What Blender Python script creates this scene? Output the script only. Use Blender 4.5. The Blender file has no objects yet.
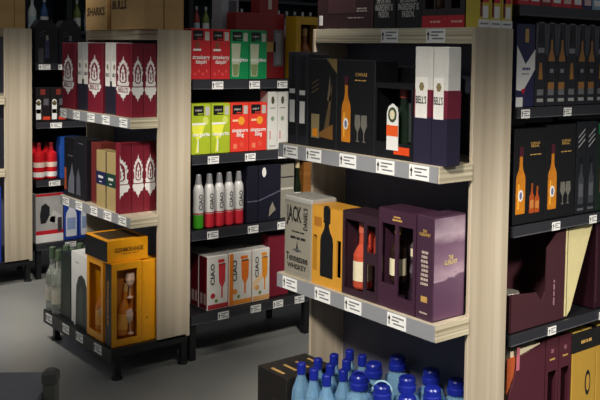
import bpy, bmesh, math, random
from mathutils import Vector, Matrix
random.seed(7)
PI = math.pi
scene = bpy.context.scene
COL = scene.collection

# ------------------------------------------------------------------ camera, world, lights, exposure
EYE = 1.44
yaw, pitch, roll = math.radians(48.187), math.radians(3.129), math.radians(1.066)
fw = Vector((math.cos(yaw) * math.cos(pitch), math.sin(yaw) * math.cos(pitch), -math.sin(pitch)))
rt = Vector((math.sin(yaw), -math.cos(yaw), 0)); up = rt.cross(fw)
r2 = rt * math.cos(roll) + up * math.sin(roll); u2 = -rt * math.sin(roll) + up * math.cos(roll)
cd = bpy.data.cameras.new('camera'); cam = bpy.data.objects.new('camera', cd); COL.objects.link(cam)
m3 = Matrix((r2, u2, -fw)).transposed()
cam.matrix_world = Matrix.Translation((0, 0, EYE)) @ m3.to_4x4()
cd.sensor_width = 36.0; cd.lens = 887.74 / 600 * 36
cd.shift_x = (300 - 391.76) / 600; cd.shift_y = -(200 - 101.63) / 600
cd.clip_start = 0.05
scene.camera = cam

w = bpy.data.worlds.new('store_ambience'); scene.world = w; w.use_nodes = True
w.node_tree.nodes['Background'].inputs[0].default_value = (0.95, 0.97, 1.0, 1)
w.node_tree.nodes['Background'].inputs[1].default_value = 0.175

def spot(name, loc, target, power, cone, blend, size, col=(1, .945, .865)):
    l = bpy.data.lights.new(name, 'SPOT'); o = bpy.data.objects.new(name, l); COL.objects.link(o)
    o.location = loc; d = Vector(target) - Vector(loc)
    o.rotation_euler = d.to_track_quat('-Z', 'Y').to_euler()
    l.energy = power; l.spot_size = math.radians(cone); l.spot_blend = blend
    l.shadow_soft_size = size; l.color = col
    return o
# added spots, no real fixtures: they brighten mid-height shelf fronts and aisle floor
spot('added_spot', (-0.75, 0.55, 3.0), (1.75, 1.98, 0.52), 680, 23, 0.45, 0.2)
spot('added_spot', (-0.75, 2.75, 3.0), (1.75, 3.93, 0.86), 520, 16.5, 0.6, 0.2)
spot('added_spot', (-0.75, 4.6, 3.0), (1.85, 5.55, 0.78), 430, 17.5, 0.55, 0.2)
spot('added_spot', (1.55, 1.1, 3.0), (2.3, 3.7, 0.64), 560, 20, 0.5, 0.2)
spot('added_spot', (1.75, -0.9, 3.0), (2.2, 1.75, 0.46), 460, 22, 0.5, 0.2)
spot('added_spot', (1.5, 3.3, 3.0), (2.1, 5.5, 0.66), 330, 21, 0.6, 0.2)
spot('added_spot', (1.1, 4.95, 3.0), (1.2, 4.95, 0.0), 420, 44, 1.0, 0.3)
spot('added_spot', (2.5, 2.6, 3.0), (2.35, 2.75, 0.0), 150, 40, 1.0, 0.3)
scene.view_settings.view_transform = 'Standard'; scene.view_settings.look = 'None'
scene.view_settings.gamma = 1.0; scene.view_settings.exposure = 0.0
scene.view_settings.use_curve_mapping = False

# ------------------------------------------------------------------ materials
def lin(h):
    h = h.lstrip('#'); c = [int(h[i:i + 2], 16) / 255 for i in (0, 2, 4)]
    return tuple((x / 12.92 if x <= .04045 else ((x + .055) / 1.055) ** 2.4) for x in c)
MC = {}
def M(hexcol, rough=0.5, var=0.12, scale=30, metal=0.0, coat=0.0):
    k = (hexcol, rough, var, scale, metal, coat)
    if k in MC: return MC[k]
    m = bpy.data.materials.new('surface_' + hexcol.lstrip('#')); m.use_nodes = True
    nt = m.node_tree; b = nt.nodes['Principled BSDF']
    tc = nt.nodes.new('ShaderNodeTexCoord'); no = nt.nodes.new('ShaderNodeTexNoise')
    no.inputs['Scale'].default_value = scale; no.inputs['Detail'].default_value = 3
    nt.links.new(tc.outputs['Object'], no.inputs['Vector'])
    rp = nt.nodes.new('ShaderNodeValToRGB'); c = lin(hexcol)
    rp.color_ramp.elements[0].color = tuple(x * (1 - var) for x in c) + (1,)
    rp.color_ramp.elements[1].color = tuple(min(1, x * (1 + var)) for x in c) + (1,)
    nt.links.new(no.outputs['Fac'], rp.inputs['Fac']); nt.links.new(rp.outputs['Color'], b.inputs['Base Color'])
    b.inputs['Roughness'].default_value = rough; b.inputs['Metallic'].default_value = metal
    b.inputs['Coat Weight'].default_value = coat
    MC[k] = m; return m

def streaky(name, c1, c2, c3, scale, rough=0.5):
    """laminate with long streaks along local Z and boards glued side by side"""
    m = bpy.data.materials.new(name); m.use_nodes = True; nt = m.node_tree; b = nt.nodes['Principled BSDF']
    tc = nt.nodes.new('ShaderNodeTexCoord'); mp = nt.nodes.new('ShaderNodeMapping'); mp.inputs['Scale'].default_value = scale
    no = nt.nodes.new('ShaderNodeTexNoise'); no.inputs['Scale'].default_value = 1; no.inputs['Detail'].default_value = 5
    nt.links.new(tc.outputs['Object'], mp.inputs['Vector']); nt.links.new(mp.outputs[0], no.inputs['Vector'])
    rp = nt.nodes.new('ShaderNodeValToRGB'); e = rp.color_ramp.elements
    e[0].position = .3; e[0].color = lin(c1) + (1,); e[1].position = .7; e[1].color = lin(c3) + (1,)
    x = e.new(.5); x.color = lin(c2) + (1,)
    nt.links.new(no.outputs['Fac'], rp.inputs['Fac']); nt.links.new(rp.outputs['Color'], b.inputs['Base Color'])
    b.inputs['Roughness'].default_value = rough
    return m
WOOD = streaky('oak_laminate', '#ab9d88', '#b9ab94', '#c6b9a3', (38, 38, .6))
PLY = streaky('plywood_edge', '#8d8169', '#c6bb9f', '#ded4b8', (1.5, 1.5, 190))
FLOORM = streaky('polished_concrete', '#7f807b', '#888985', '#92928e', (1.2, 1.2, 1.2), .35)
CARDB = streaky('corrugated_cardboard', '#b8935c', '#c29d66', '#cba772', (3, 3, 14), .8)
CARDB_SHADE = streaky('cardboard_side_shade', '#9a7340', '#a47c48', '#b08851', (3, 3, 14), .8)  # darker copy of the cardboard, side shade put into the colour
def purple_landscape():
    m = bpy.data.materials.new('purple_landscape_print'); m.use_nodes = True; nt = m.node_tree; b = nt.nodes['Principled BSDF']
    tc = nt.nodes.new('ShaderNodeTexCoord'); sp = nt.nodes.new('ShaderNodeSeparateXYZ')
    nt.links.new(tc.outputs['Object'], sp.inputs[0])
    no = nt.nodes.new('ShaderNodeTexNoise'); no.inputs['Scale'].default_value = 22; no.inputs['Detail'].default_value = 4
    mp = nt.nodes.new('ShaderNodeMapping'); mp.inputs['Scale'].default_value = (1, .45, 1)
    nt.links.new(tc.outputs['Object'], mp.inputs[0]); nt.links.new(mp.outputs[0], no.inputs['Vector'])
    ma = nt.nodes.new('ShaderNodeMath'); ma.operation = 'MULTIPLY_ADD'; ma.inputs[1].default_value = .09
    nt.links.new(no.outputs['Fac'], ma.inputs[0]); nt.links.new(sp.outputs[2], ma.inputs[2])
    mr = nt.nodes.new('ShaderNodeMapRange'); mr.inputs[1].default_value = 0; mr.inputs[2].default_value = .34
    nt.links.new(ma.outputs[0], mr.inputs[0])
    rp = nt.nodes.new('ShaderNodeValToRGB'); el = rp.color_ramp.elements
    el[0].position = 0; el[0].color = lin('#5c3a54') + (1,)
    el[1].position = 1; el[1].color = lin('#7c6274') + (1,)
    for p, c in ((.33, '#64485e'), (.46, '#6c5066'), (.48, '#b59aa8'), (.6, '#8c6e82'), (.74, '#7a5c72'), (.84, '#b8a2ae')):
        x = el.new(p); x.color = lin(c) + (1,)
    nt.links.new(mr.outputs[0], rp.inputs[0]); nt.links.new(rp.outputs[0], b.inputs['Base Color'])
    b.inputs['Roughness'].default_value = .35
    return m
LANDSC = purple_landscape()
def glassy(name, hexcol, trans=.85, rough=.06, ior=1.33):
    m = bpy.data.materials.new(name); m.use_nodes = True; nt = m.node_tree; b = nt.nodes['Principled BSDF']
    no = nt.nodes.new('ShaderNodeTexNoise'); no.inputs['Scale'].default_value = 18
    mx = nt.nodes.new('ShaderNodeValToRGB'); c = lin(hexcol)
    mx.color_ramp.elements[0].color = tuple(x * .88 for x in c) + (1,); mx.color_ramp.elements[1].color = c + (1,)
    nt.links.new(no.outputs['Fac'], mx.inputs[0]); nt.links.new(mx.outputs[0], b.inputs['Base Color'])
    b.inputs['Transmission Weight'].default_value = trans; b.inputs['Roughness'].default_value = rough
    b.inputs['IOR'].default_value = ior
    return m
WATERB = glassy('blue_tinted_bottle', '#9acbec', .6, .06)
CLEARG = glassy('clear_glass', '#e6ece2', .75, .04, 1.45)
DARKGL = glassy('dark_green_glass', '#1c2a1c', .3, .06, 1.45)
PINKGL = glassy('rose_spirit', '#f0684a', .45, .06, 1.4)

BLACK = M('#141417', .4); BLACKM = M('#17181a', .45); NAVY = M('#5a5a6a', .6); WHITE = M('#e6e4df', .5, .04)
TAGW = M('#f2f1ec', .5, .03); TAGG = M('#8f9093', .5, .05); INK = M('#1a1a1a', .6); GREYINK = M('#77777a', .6)
RED = M('#c4202c', .35); CRIMS = M('#a3172c', .4); GOLD = M('#c39a55', .35); AMBER = M('#e08a1c', .2, .15, 40, 0, .5)
AMBERD = M('#8e4a10', .25, .15, 40, 0, .5); CREAM = M('#e2d6b4', .5); SILV = M('#9b978c', .35, .08, 30, .3)
GREENM = M('#0f8a4e', .4); LIME = M('#a3b428', .4); BURG = M('#4f1a27', .4); PURP = M('#422a3b', .35); PURPD = M('#2c1626', .4)
ORANGE = M('#e8941c', .4); YEL = M('#eca014', .35); BLUECAP = M('#172488', .3, .1); LBLUE = M('#9fc4d8', .3)
CHARC = M('#24242a', .4); STRIP = M('#2e2e33', .35); GREYD = M('#55555a', .5); GREYP = M('#6e6e74', .5)

# ------------------------------------------------------------------ mesh helpers
class MB:
    def __init__(s): s.v = []; s.f = []; s.mi = []; s.mats = []; s.sm = []
    def slot(s, m):
        if m not in s.mats: s.mats.append(m)
        return s.mats.index(m)
    def add(s, vs, fs, m, smooth=False):
        o = len(s.v); k = s.slot(m); s.v += [tuple(v) for v in vs]
        for f in fs: s.f.append(tuple(i + o for i in f)); s.mi.append(k); s.sm.append(smooth)
        return s
    def box(s, x0, x1, y0, y1, z0, z1, m):
        vs = [(x, y, z) for z in (z0, z1) for y in (y0, y1) for x in (x0, x1)]
        return s.add(vs, [(0, 2, 3, 1), (4, 5, 7, 6), (0, 1, 5, 4), (2, 6, 7, 3), (0, 4, 6, 2), (1, 3, 7, 5)], m)
    def bbox(s, x0, x1, y0, y1, z0, z1, m, b=.002):
        """box with chamfered vertical edges and top rim"""
        def ring(i, z): return [(x0 + i + b, y0 + i, z), (x1 - i - b, y0 + i, z), (x1 - i, y0 + i + b, z), (x1 - i, y1 - i - b, z),
                                (x1 - i - b, y1 - i, z), (x0 + i + b, y1 - i, z), (x0 + i, y1 - i - b, z), (x0 + i, y0 + i + b, z)]
        vs = ring(0, z0) + ring(0, z1 - b) + ring(b * .8, z1)
        fs = [tuple(range(7, -1, -1)), tuple(range(16, 24))]
        for k in (0, 8):
            for i in range(8): j = (i + 1) % 8; fs.append((k + i, k + j, k + 8 + j, k + 8 + i))
        return s.add(vs, fs, m)
    def panel(s, x0, x1, z0, z1, m, y=0, t=.0008): return s.box(x0, x1, y - t, y, z0, z1, m)
    def poly(s, pts, m, y0=-.0008, y1=0):
        """prism from an outline in X/Z (any winding, may be concave), front at y0"""
        a = sum(pts[i][0] * pts[(i + 1) % len(pts)][1] - pts[(i + 1) % len(pts)][0] * pts[i][1] for i in range(len(pts)))
        if a < 0: pts = pts[::-1]
        n = len(pts); vs = [(x, y0, z) for x, z in pts] + [(x, y1, z) for x, z in pts]
        fs = [tuple(range(n)), tuple(range(2 * n - 1, n - 1, -1))] + [(j, i, n + i, n + j) for i in range(n) for j in [(i + 1) % n]]
        return s.add(vs, fs, m)
    def spoly(s, pts, m, x, t=.0008):
        """prism from an outline in Y/Z standing on the right-hand side x of a carton"""
        k = len(s.v); s.poly(pts, m, -t, 0)
        for i in range(k, len(s.v)): a = s.v[i]; s.v[i] = (x - a[1], a[0], a[2])
        return s
    def lathe(s, prof, m, cx=0, cy=0, z=0, n=20, sx=1, sy=1, fl=0, amp=.05):
        """prof: (r, z, [mat]) from bottom to top"""
        for q in range(len(prof) - 1):
            a, b = prof[q], prof[q + 1]; mm = b[2] if len(b) > 2 else m
            k = lambda i: 1 - (amp * (.5 + .5 * math.cos(fl * 2 * PI * i / n)) if fl else 0)
            vs = [(cx + sx * k(i) * p[0] * math.cos(2 * PI * i / n), cy + sy * k(i) * p[0] * math.sin(2 * PI * i / n), z + p[1]) for p in (a, b) for i in range(n)]
            s.add(vs, [(i, (i + 1) % n, n + (i + 1) % n, n + i) for i in range(n)], mm, True)
        for p, dn in ((prof[0], 1), (prof[-1], 0)):
            vs = [(cx + sx * p[0] * math.cos(2 * PI * i / n), cy + sy * p[0] * math.sin(2 * PI * i / n), z + p[1]) for i in range(n)]
            f = tuple(range(n)); s.add(vs, [f[::-1] if dn else f], (p[2] if len(p) > 2 else m))
        return s
    def tube(s, pts, r, m, n=8):
        P = [Vector(p) for p in pts]; rings = []
        for i, p in enumerate(P):
            t = (P[min(i + 1, len(P) - 1)] - P[max(i - 1, 0)]).normalized()
            a = t.cross(Vector((0, 0, 1)) if abs(t.z) < .9 else Vector((1, 0, 0))).normalized(); b = t.cross(a)
            rings.append([p + a * r * math.cos(2 * PI * k / n) + b * r * math.sin(2 * PI * k / n) for k in range(n)])
        vs = [v for q in rings for v in q]; fs = []
        for i in range(len(P) - 1):
            for k in range(n): j = (k + 1) % n; fs.append((i * n + k, (i + 1) * n + k, (i + 1) * n + j, i * n + j))
        fs.append(tuple(range(n))); fs.append(tuple(range(len(vs) - 1, len(vs) - n - 1, -1)))
        return s.add(vs, fs, m, True)
    def build(s, name, parent=None):
        me = bpy.data.meshes.new(name); me.from_pydata(s.v, [], s.f); me.update()
        bm = bmesh.new(); bm.from_mesh(me); bmesh.ops.remove_doubles(bm, verts=bm.verts, dist=1e-6) if False else None
        bmesh.ops.recalc_face_normals(bm, faces=bm.faces); bm.to_mesh(me); bm.free()
        for m in s.mats: me.materials.append(m)
        for p, k, q in zip(me.polygons, s.mi, s.sm): p.material_index = k; p.use_smooth = q
        o = bpy.data.objects.new(name, me); COL.objects.link(o)
        if parent: o.parent = parent
        return o

def tag(o, label, cat, group=None):
    o['label'] = label; o['category'] = cat
    if group: o['group'] = group
    return o
def empty(name, loc, rz=0):
    o = bpy.data.objects.new(name, None); COL.objects.link(o); o.location = loc; o.rotation_euler = (0, 0, rz)
    o.empty_display_size = .05; return o
def struct(o): o['kind'] = 'structure'; return o
def place(o, face, p, q, z):
    """face 'F': stands with its front to the main aisle (front plane x=p, left edge y=q); 'S': front to the side aisle (left edge x=p, front y=q)"""
    o.location = (p, q, z); o.rotation_euler = (0, 0, -PI / 2 if face == 'F' else 0); return o
def copy_tree(o, parent=None):
    c = o.copy(); COL.objects.link(c)
    if parent: c.parent = parent
    for ch in list(o.children): copy_tree(ch, c)
    return c

def text(body, mat, parent, x, z, w, h, y=-.0014, rot=0, side=None, name='lettering', shear=0):
    """flat printed lettering fitted into a w x h box centred on (x, z); side=X puts it on the right-hand face"""
    if body[0] == '~':                                  # print too small to read: rows of word-long dashes
        n = int(body[1:]); rnd = random.Random(n * 100 + int(w * 1e4)); mb = MB(); c, s_ = math.cos(rot), math.sin(rot)
        for k in range(n):
            zz = h / 2 - (k + .5) * h / n; a = -w / 2 + rnd.random() * w * .15
            while a < w / 2 - w * .08:
                e = min(a + w * rnd.uniform(.14, .34), w / 2); q = h / n * .3
                mb.add([((x + u * c - v * s_), y, (z + u * s_ + v * c)) for u, v in ((a, zz - q), (e, zz - q), (e, zz + q), (a, zz + q))], [(0, 1, 2, 3)], mat); a = e + w * .05
        return mb.build(name, parent)
    cu = bpy.data.curves.new('t', 'FONT'); cu.body = body; cu.resolution_u = 2; cu.align_x = 'CENTER'; cu.shear = shear; cu.space_line = .8
    cu.offset = .02
    t = bpy.data.objects.new('t', cu); COL.objects.link(t); bpy.context.view_layer.update()
    me = bpy.data.meshes.new_from_object(t.evaluated_get(bpy.context.evaluated_depsgraph_get()))
    bpy.data.objects.remove(t); bpy.data.curves.remove(cu)
    xs = [v.co.x for v in me.vertices]; ys = [v.co.y for v in me.vertices]
    cx, cy = (min(xs) + max(xs)) / 2, (min(ys) + max(ys)) / 2; sx, sy = w / (max(xs) - min(xs)), h / (max(ys) - min(ys))
    c, s_ = math.cos(rot), math.sin(rot)
    for v in me.vertices:
        a, b = (v.co.x - cx) * sx, (v.co.y - cy) * sy
        a, b = a * c - b * s_, a * s_ + b * c
        v.co = (side - y, x + a, z + b) if side is not None else (x + a, y, z + b)
    me.name = name; me.materials.clear(); me.materials.append(mat)
    o = bpy.data.objects.new(name, me); COL.objects.link(o); o.parent = parent
    return o

# printed bottle outline (half widths as fractions of r, heights as fractions of h)
def bottle_outline(cx, z0, h, r):
    hp = [(.94, 0), (1, .03), (1, .5), (.88, .57), (.45, .66), (.33, .72), (.27, .95), (.33, .955), (.33, 1)]
    return [(cx + a * r, z0 + b * h) for a, b in hp] + [(cx - a * r, z0 + b * h) for a, b in hp[::-1]]
def print_bottle(mb, cx, z0, h, r, body, label=None, cap=None, y=0, t=.0009):
    mb.poly(bottle_outline(cx, z0, h, r), body, y - t, y)
    if label: mb.panel(cx - r * .78, cx + r * .78, z0 + h * .16, z0 + h * .44, label, y - t, .0004)
    if cap: mb.panel(cx - r * .42, cx + r * .42, z0 + h * .86, z0 + h, cap, y - t, .0004)
def print_glass(mb, cx, z0, h, r, m, y=0):
    mb.poly([(cx - r * .6, z0), (cx + r * .6, z0), (cx + r * .12, z0 + h * .06), (cx + r * .12, z0 + h * .35), (cx + r, z0 + h * .6), (cx + r * .8, z0 + h),
             (cx - r * .8, z0 + h), (cx - r, z0 + h * .6), (cx - r * .12, z0 + h * .35), (cx - r * .12, z0 + h * .06)], m, y - .001, y)
def bottle_prof(h, r, neck=.013, sh=.58, cap=None, label=None, body=None):
    b = (body,) if body else ()
    c = (cap,) if cap else b
    l = (label,) if label else b
    return [(r * .9, 0) + b, (r, .006) + b, (r, h * .12) + b, (r * 1.01, h * .121) + l, (r * 1.01, h * .42) + l, (r, h * .421) + b, (r, h * sh) + b, (r * .82, h * (sh + .07)) + b,
            (neck * 1.1, h * (sh + .17)) + b, (neck, h * .84) + b, (neck * 1.15, h * .841) + c, (neck * 1.15, h) + c]

def carton(name, w, d, h, m, b=.002):
    mb = MB(); mb.bbox(0, w, 0, d, 0, h, m, b); return mb
def window_box(w, d, h, wins, m, inner, t=.005, mb=None):
    """carton whose front has openings; the hollow inside is lined"""
    mb = mb or MB()
    mb.box(0, t, 0, d, 0, h, m); mb.box(w - t, w, 0, d, 0, h, m); mb.box(t, w - t, d - t, d, 0, h, m)
    mb.box(t, w - t, 0, d - t, h - t, h, m); mb.box(t, w - t, 0, d - t, 0, t, m)
    mb.box(t, w - t, d - t - .002, d - t, t, h - t, inner)
    xs = sorted({t, w - t, *[q for a in wins for q in a[:2]]}); zs = sorted({t, h - t, *[q for a in wins for q in a[2:]]})
    for i in range(len(xs) - 1):
        for j in range(len(zs) - 1):
            mx, mz = (xs[i] + xs[i + 1]) / 2, (zs[j] + zs[j + 1]) / 2
            if not any(a[0] < mx < a[1] and a[2] < mz < a[3] for a in wins): mb.box(xs[i], xs[i + 1], 0, t, zs[j], zs[j + 1], m)
    return mb
def wine_glass(parent, cx, cy, z, h, r, m, name='stemmed_glass', tilt=0):
    mb = MB(); mb.lathe([(r * .7, 0), (r * .6, h * .03), (r * .1, h * .08), (r * .1, h * .4), (r * .7, h * .55), (r, h * .75), (r * .8, h)], m, 0, 0, 0, 16)
    o = mb.build(name, parent); o.location = (cx, cy, z); o.rotation_euler = (0, tilt, 0); return o

# ------------------------------------------------------------------ the room
mb = MB(); mb.box(-5, 11, -4, 10.5, -.05, 0, FLOORM); struct(mb.build('floor'))
mb = MB(); mb.box(-5, 11, 10.4, 10.55, 0, 3.6, M('#3a3d40', .8)); struct(mb.build('wall_back'))
mb = MB(); mb.box(10.9, 11.05, -4, 10.4, 0, 3.6, M('#34363a', .8)); struct(mb.build('wall_right'))

# ------------------------------------------------------------------ shelving
def price_tag_mesh(w=.078, h=.04):
    mb = MB(); mb.box(0, w, -.0016, 0, 0, h, TAGW)
    mb.poly([(.007, .007), (.011, .007), (.011, .022), (.015, .022), (.009, .034), (.003, .022), (.007, .022)], INK, -.0022, -.0016)
    for k, (a, b) in enumerate(((.022, .07), (.02, .05), (.026, .072))):
        z = .029 - k * .0095; mb.box(a, min(b, w - .004), -.0021, -.0016, z, z + .0042, GREYINK)
    return mb
TAGME = None
def price_tag(parent, x, y, z, rz=0, s=1.0, sz=1.0):
    global TAGME
    if TAGME is None:
        o = price_tag_mesh().build('price_tag', parent); TAGME = o.data
    else:
        o = bpy.data.objects.new('price_tag', TAGME); COL.objects.link(o); o.parent = parent
    o.location = (x, y, z); o.rotation_euler = (0, 0, rz); o.scale = (s, 1, sz)

def end_display(Y0, W, Xf, zs, label, tags, PX0=1.802, TOP=1.5155, dx=1.60):
    """end-of-row display: local origin on the floor below the near corner of its shelves; local +x = away from main aisle"""
    t = empty('end_display_shelving', (0, 0, 0)); tag(t, label, 'shelving', 'end displays facing the main aisle')
    PX1 = PX0 + .162; BX = PX1 - .019
    for y in (Y0, Y0 + W - .012):
        MB().bbox(PX0, PX1, y, y + .012, .13, TOP, WOOD, .0015).build('side_panel', t)
    MB().box(BX, PX1 - .002, Y0 + .012, Y0 + W - .012, .13, TOP - .01, NAVY).build('back_panel', t)
    MB().bbox(PX0 + .002, BX, Y0 + .012, Y0 + W - .012, TOP - .045, TOP, PLY, .001).build('top_shelf', t)
    for i, z in enumerate(zs):
        mb = MB(); mb.box(Xf, PX0 - .001, Y0 - .004, Y0 + W + .004, z - .046, z, PLY); mb.box(PX0 - .001, BX, Y0 + .012, Y0 + W - .012, z - .046, z, PLY)
        mb.box(Xf + .002, PX0 - .001, Y0 - .003, Y0 + W + .003, z - .001, z + .0006, WOOD)
        s = mb.build('shelf', t)
        MB().box(Xf - .004, Xf, Y0, Y0 + W, z - .045, z - .001, TAGG).build('label_strip', s)
        for y in tags[i]: price_tag(s, Xf - .0045, y, z - .043, -PI / 2)
    mb = MB(); mb.box(dx, BX, Y0 + .0, Y0 + W + .01, .105, .14, BLACKM); d = mb.build('base_deck', t)
    MB().box(dx - .004, dx, Y0, Y0 + W + .01, .075, .138, BLACKM).build('front_rail', d)
    for y in tags[len(zs)]: price_tag(d, dx - .0045, y, .09, -PI / 2)
    for x, y in ((dx + .03, Y0 + .02), (dx + .03, Y0 + W - .07), (BX - .005, Y0 + .02), (BX - .005, Y0 + W - .05)):
        mb = MB(); mb.box(x - .013, x + .013, y - .013, y + .013, .012, .106, BLACKM); mb.lathe([(.024, 0), (.024, .008), (.014, .013)], BLACKM, x, y, 0, 12); mb.build('leg', t)
    return t, PX0, TOP
Y1, Y2, Y3 = 1.676, 3.592, 5.47
XF1, XF2 = 1.672, 1.705
end_display(Y1, .745, XF1, (1.138, .705), 'pale wood end display with blue water bottles on its base',
            [[2.39, 2.265, 2.095, 1.925, 1.785], [2.385, 2.21, 2.06, 1.865], []])
end_display(Y2, .775, XF2, (1.138, .705), 'pale wood end display with yellow gift boxes on its base',
            [[4.36, 4.2, 4.03, 3.87, 3.69], [4.33, 4.17, 4.0, 3.85, 3.7], [4.34, 4.13, 3.97, 3.77]], 1.8335, 1.5245, 1.625)
end_display(Y3, .775, XF2, (1.138, .705), 'pale wood end display cut by the left edge of the picture', [[5.9, 5.6], [5.9, 5.6], [5.7]], 1.799, 1.547)
# shelf-edge tags on the top shelf of the near display belong to that display
near = [o for o in COL.objects if o.name.startswith('top_shelf')][0]
for y in (2.07, 1.87): price_tag(near, 1.8038, y, 1.472, -PI / 2)

def gondola(Y, X1, zs, label, tags, top=1.47, X0=1.985, sh=.045, tw=.75):
    t = empty('wall_of_black_shelves' if False else 'gondola_shelving', (0, 0, 0)); tag(t, label, 'shelving', 'black metal shelves along the rows')
    MB().box(X0 - .005, X1, Y + .365, Y + .38, .1, top, BLACKM).build('back_panel', t)
    for i, z in enumerate(zs):
        dpt = .36
        mb = MB(); mb.box(X0, X1, Y + .004, Y + dpt, z - .03, z, BLACKM); s = mb.build('shelf' if i < len(zs) - 1 else 'base_shelf', t)
        r = MB(); r.box(X0, X1, Y - .003, Y + .004, z + .003 - sh, z + .003, STRIP); r.box(X0, X1, Y - .0045, Y - .003, z + .0045 - sh, z + .007 - sh, GREYD); r.build('label_strip', s)
        for x in tags[i]: price_tag(s, x, Y - .005, z + .004 - sh, 0, tw, sh * .8 / .04)
    x = X0 + .005
    while x < X1:
        mb = MB(); mb.box(x, x + .03, Y + .015, Y + .045, .0, zs[-1] - .03, BLACKM); mb.build('leg', t)
        mb = MB(); mb.box(x, x + .03, Y + .35, Y + .366, 0, top, BLACKM); mb.build('upright', t)
        x += .65
    return t
gondola(Y1, 3.2, (1.585, 1.285, .935, .61, .25), 'black shelves holding amber bottle gift boxes beside the right wood panel',
        [[], [2.0, 2.2], [2.16, 2.35], [2.155, 2.42], []], 1.62, 1.985, .032, .5)
gondola(Y2, 3.9, (1.30, .955, .605, .215), 'black shelves holding red and green cocktail cartons and slim bottles',
        [[2.1, 2.3, 2.46], [2.08, 2.28, 2.47], [2.08, 2.3, 2.47], [2.14, 2.32, 2.45, 2.58]], 1.47, 2.002)
gondola(Y3, 3.9, (1.335, .975, .615, .22), 'farthest black shelves behind the left wood panel with red bottles', [[2.0, 2.12], [2.07], [2.06], [2.16]], 1.5, 1.985, .04, .9)

# ------------------------------------------------------------------ gift boxes on the near display, upper shelf
NX = 1.682
G1 = 'gift boxes on the upper shelf of the near display'
for i, (y, ww, hh, lb) in enumerate(((2.391, .052, .30, 'black bottle carton at the far left end of the upper shelf'), (2.338, .056, .293, 'black bottle carton second from the left on the upper shelf'))):
    mb = carton('x', ww, .09, hh, CHARC); print_bottle(mb, ww / 2, .03, hh * .86, .018, BLACK, WHITE, BLACK)
    mb.panel(ww / 2 - .015, ww / 2 + .015, hh * .55, hh * .60, WHITE, -.001)
    o = mb.build('bottle_carton'); place(o, 'F', NX, y, 1.1392); tag(o, lb, 'gift box', G1)
mb = carton('x', .147, .09, .28, BLACK); mb.poly([(.147, .28), (.147, .235), (.095, .28)], M('#8f7748', .4))
for k in range(3): mb.poly([(.02, .17 + k * .014), (.055, .185 + k * .014), (.055, .188 + k * .014), (.02, .173 + k * .014)], M('#6e5c3a'))
o = mb.build('gift_box'); place(o, 'F', NX, 2.280, 1.1392); tag(o, 'black gift box with gold corner and printed tumbler and sticks', 'gift box', G1)
p = MB(); p.panel(.02, .06, .03, .105, M('#8d7f5c', .3), 0, .001); p.panel(.028, .052, .035, .06, AMBER, -.001)
for a in range(4): p.poly([(.06 + a * .004, .035), (.13, .03 + a * .012), (.13, .042 + a * .012), (.06, .047)], M('#7c5526', .5), -.0012 - a * .0002, 0)
p.poly([(.085, .06), (.12, .19), (.125, .2), (.11, .06)], M('#5f4c30', .5)); p.poly([(.1, .15), (.112, .23), (.122, .15)], M('#6a5e48', .5))
p.build('printed_picture', o)
def amber_print(o, w, h, bx, bh, extra):
    p = MB(); print_bottle(p, bx, .03, bh, .021, M('#c67a1e', .3, .3, 60), None, M('#4b1a26', .4)); p.panel(bx - .012, bx - .006, .045, .12, M('#f0b040', .3), -.0009, .0003)
    p.poly([(bx + .012 * math.cos(a * PI / 4), .085 + .018 * math.sin(a * PI / 4)) for a in range(8)], WHITE, -.0016, -.0008)
    p.poly([(bx + .006 * math.cos(a * PI / 4), .085 + .012 * math.sin(a * PI / 4)) for a in range(8)], M('#6b6a8a', .4), -.002, -.0016)
    extra(p); p.build('printed_bottle', o)
GLS = M('#6d6a62', .3)
mb = carton('x', .177, .09, .278, BLACK); o = mb.build('gift_box'); place(o, 'F', NX, 2.131, 1.1392)
tag(o, 'wide black gift box with amber bottle and two stemmed glasses printed on it', 'gift box', G1)
amber_print(o, .177, .278, .045, .2, lambda p: (print_glass(p, .1, .035, .08, .014, GLS), print_glass(p, .13, .035, .08, .014, GLS)))
text('CHIVAS', GOLD, o, .115, .235, .055, .011); text('~1', GOLD, o, .115, .218, .06, .006)
mb = window_box(.162, .09, .215, [(.008, .154, .045, .2)], BLACK, CHARC); mb.panel(.085, .15, .014, .036, M('#d8481c', .4))
o = mb.build('window_gift_box'); place(o, 'F', NX, 1.953, 1.1392); tag(o, 'black window box showing a green bottle with orange and white label', 'gift box', G1)
bt = MB(); bt.lathe(bottle_prof(.17, .03, .012, .55, M('#7a2a20'), None, DARKGL), DARKGL, 0, 0, 0, 16, 1.1, .8)
b = bt.build('bottle', o); b.location = (.08, .042, .03)
lb = MB(); lb.poly([(.056, .025), (.104, .025), (.104, .13), (.098, .148), (.08, .158), (.062, .148), (.056, .13)], WHITE, -.003, -.0006); lb.box(.056, .104, -.0036, -.003, .065, .096, M('#e0571d')); lb.poly([(.08 + .018 * math.cos(a * PI / 6), .126 + .022 * math.sin(a * PI / 6)) for a in range(12)], M('#3c4a34'), -.0036, -.003)
lb.poly([(.08 + .011 * math.cos(a * PI / 6), .126 + .014 * math.sin(a * PI / 6)) for a in range(12)], CREAM, -.0042, -.0036); lb.build('bottle_label', o)
gl = MB(); gl.lathe([(.024, 0), (.026, .11)], M('#3e4644', .15), .132, .045, .05, 14); gl.build('tumbler', o)
def two_tone(w, d, h, band=True):
    mb = carton('x', w, d, h, M('#d8d6cf', .4))
    for (a, b, m) in (((.0, .40, M('#262236', .4)), (.40, .635, M('#6e1e32', .4))) if band else ((0, .46, M('#23222f', .4)),)):
        mb.box(-.0008, w + .0008, -.0008, d + .0008, h * a, h * b, m)
    return mb
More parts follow.
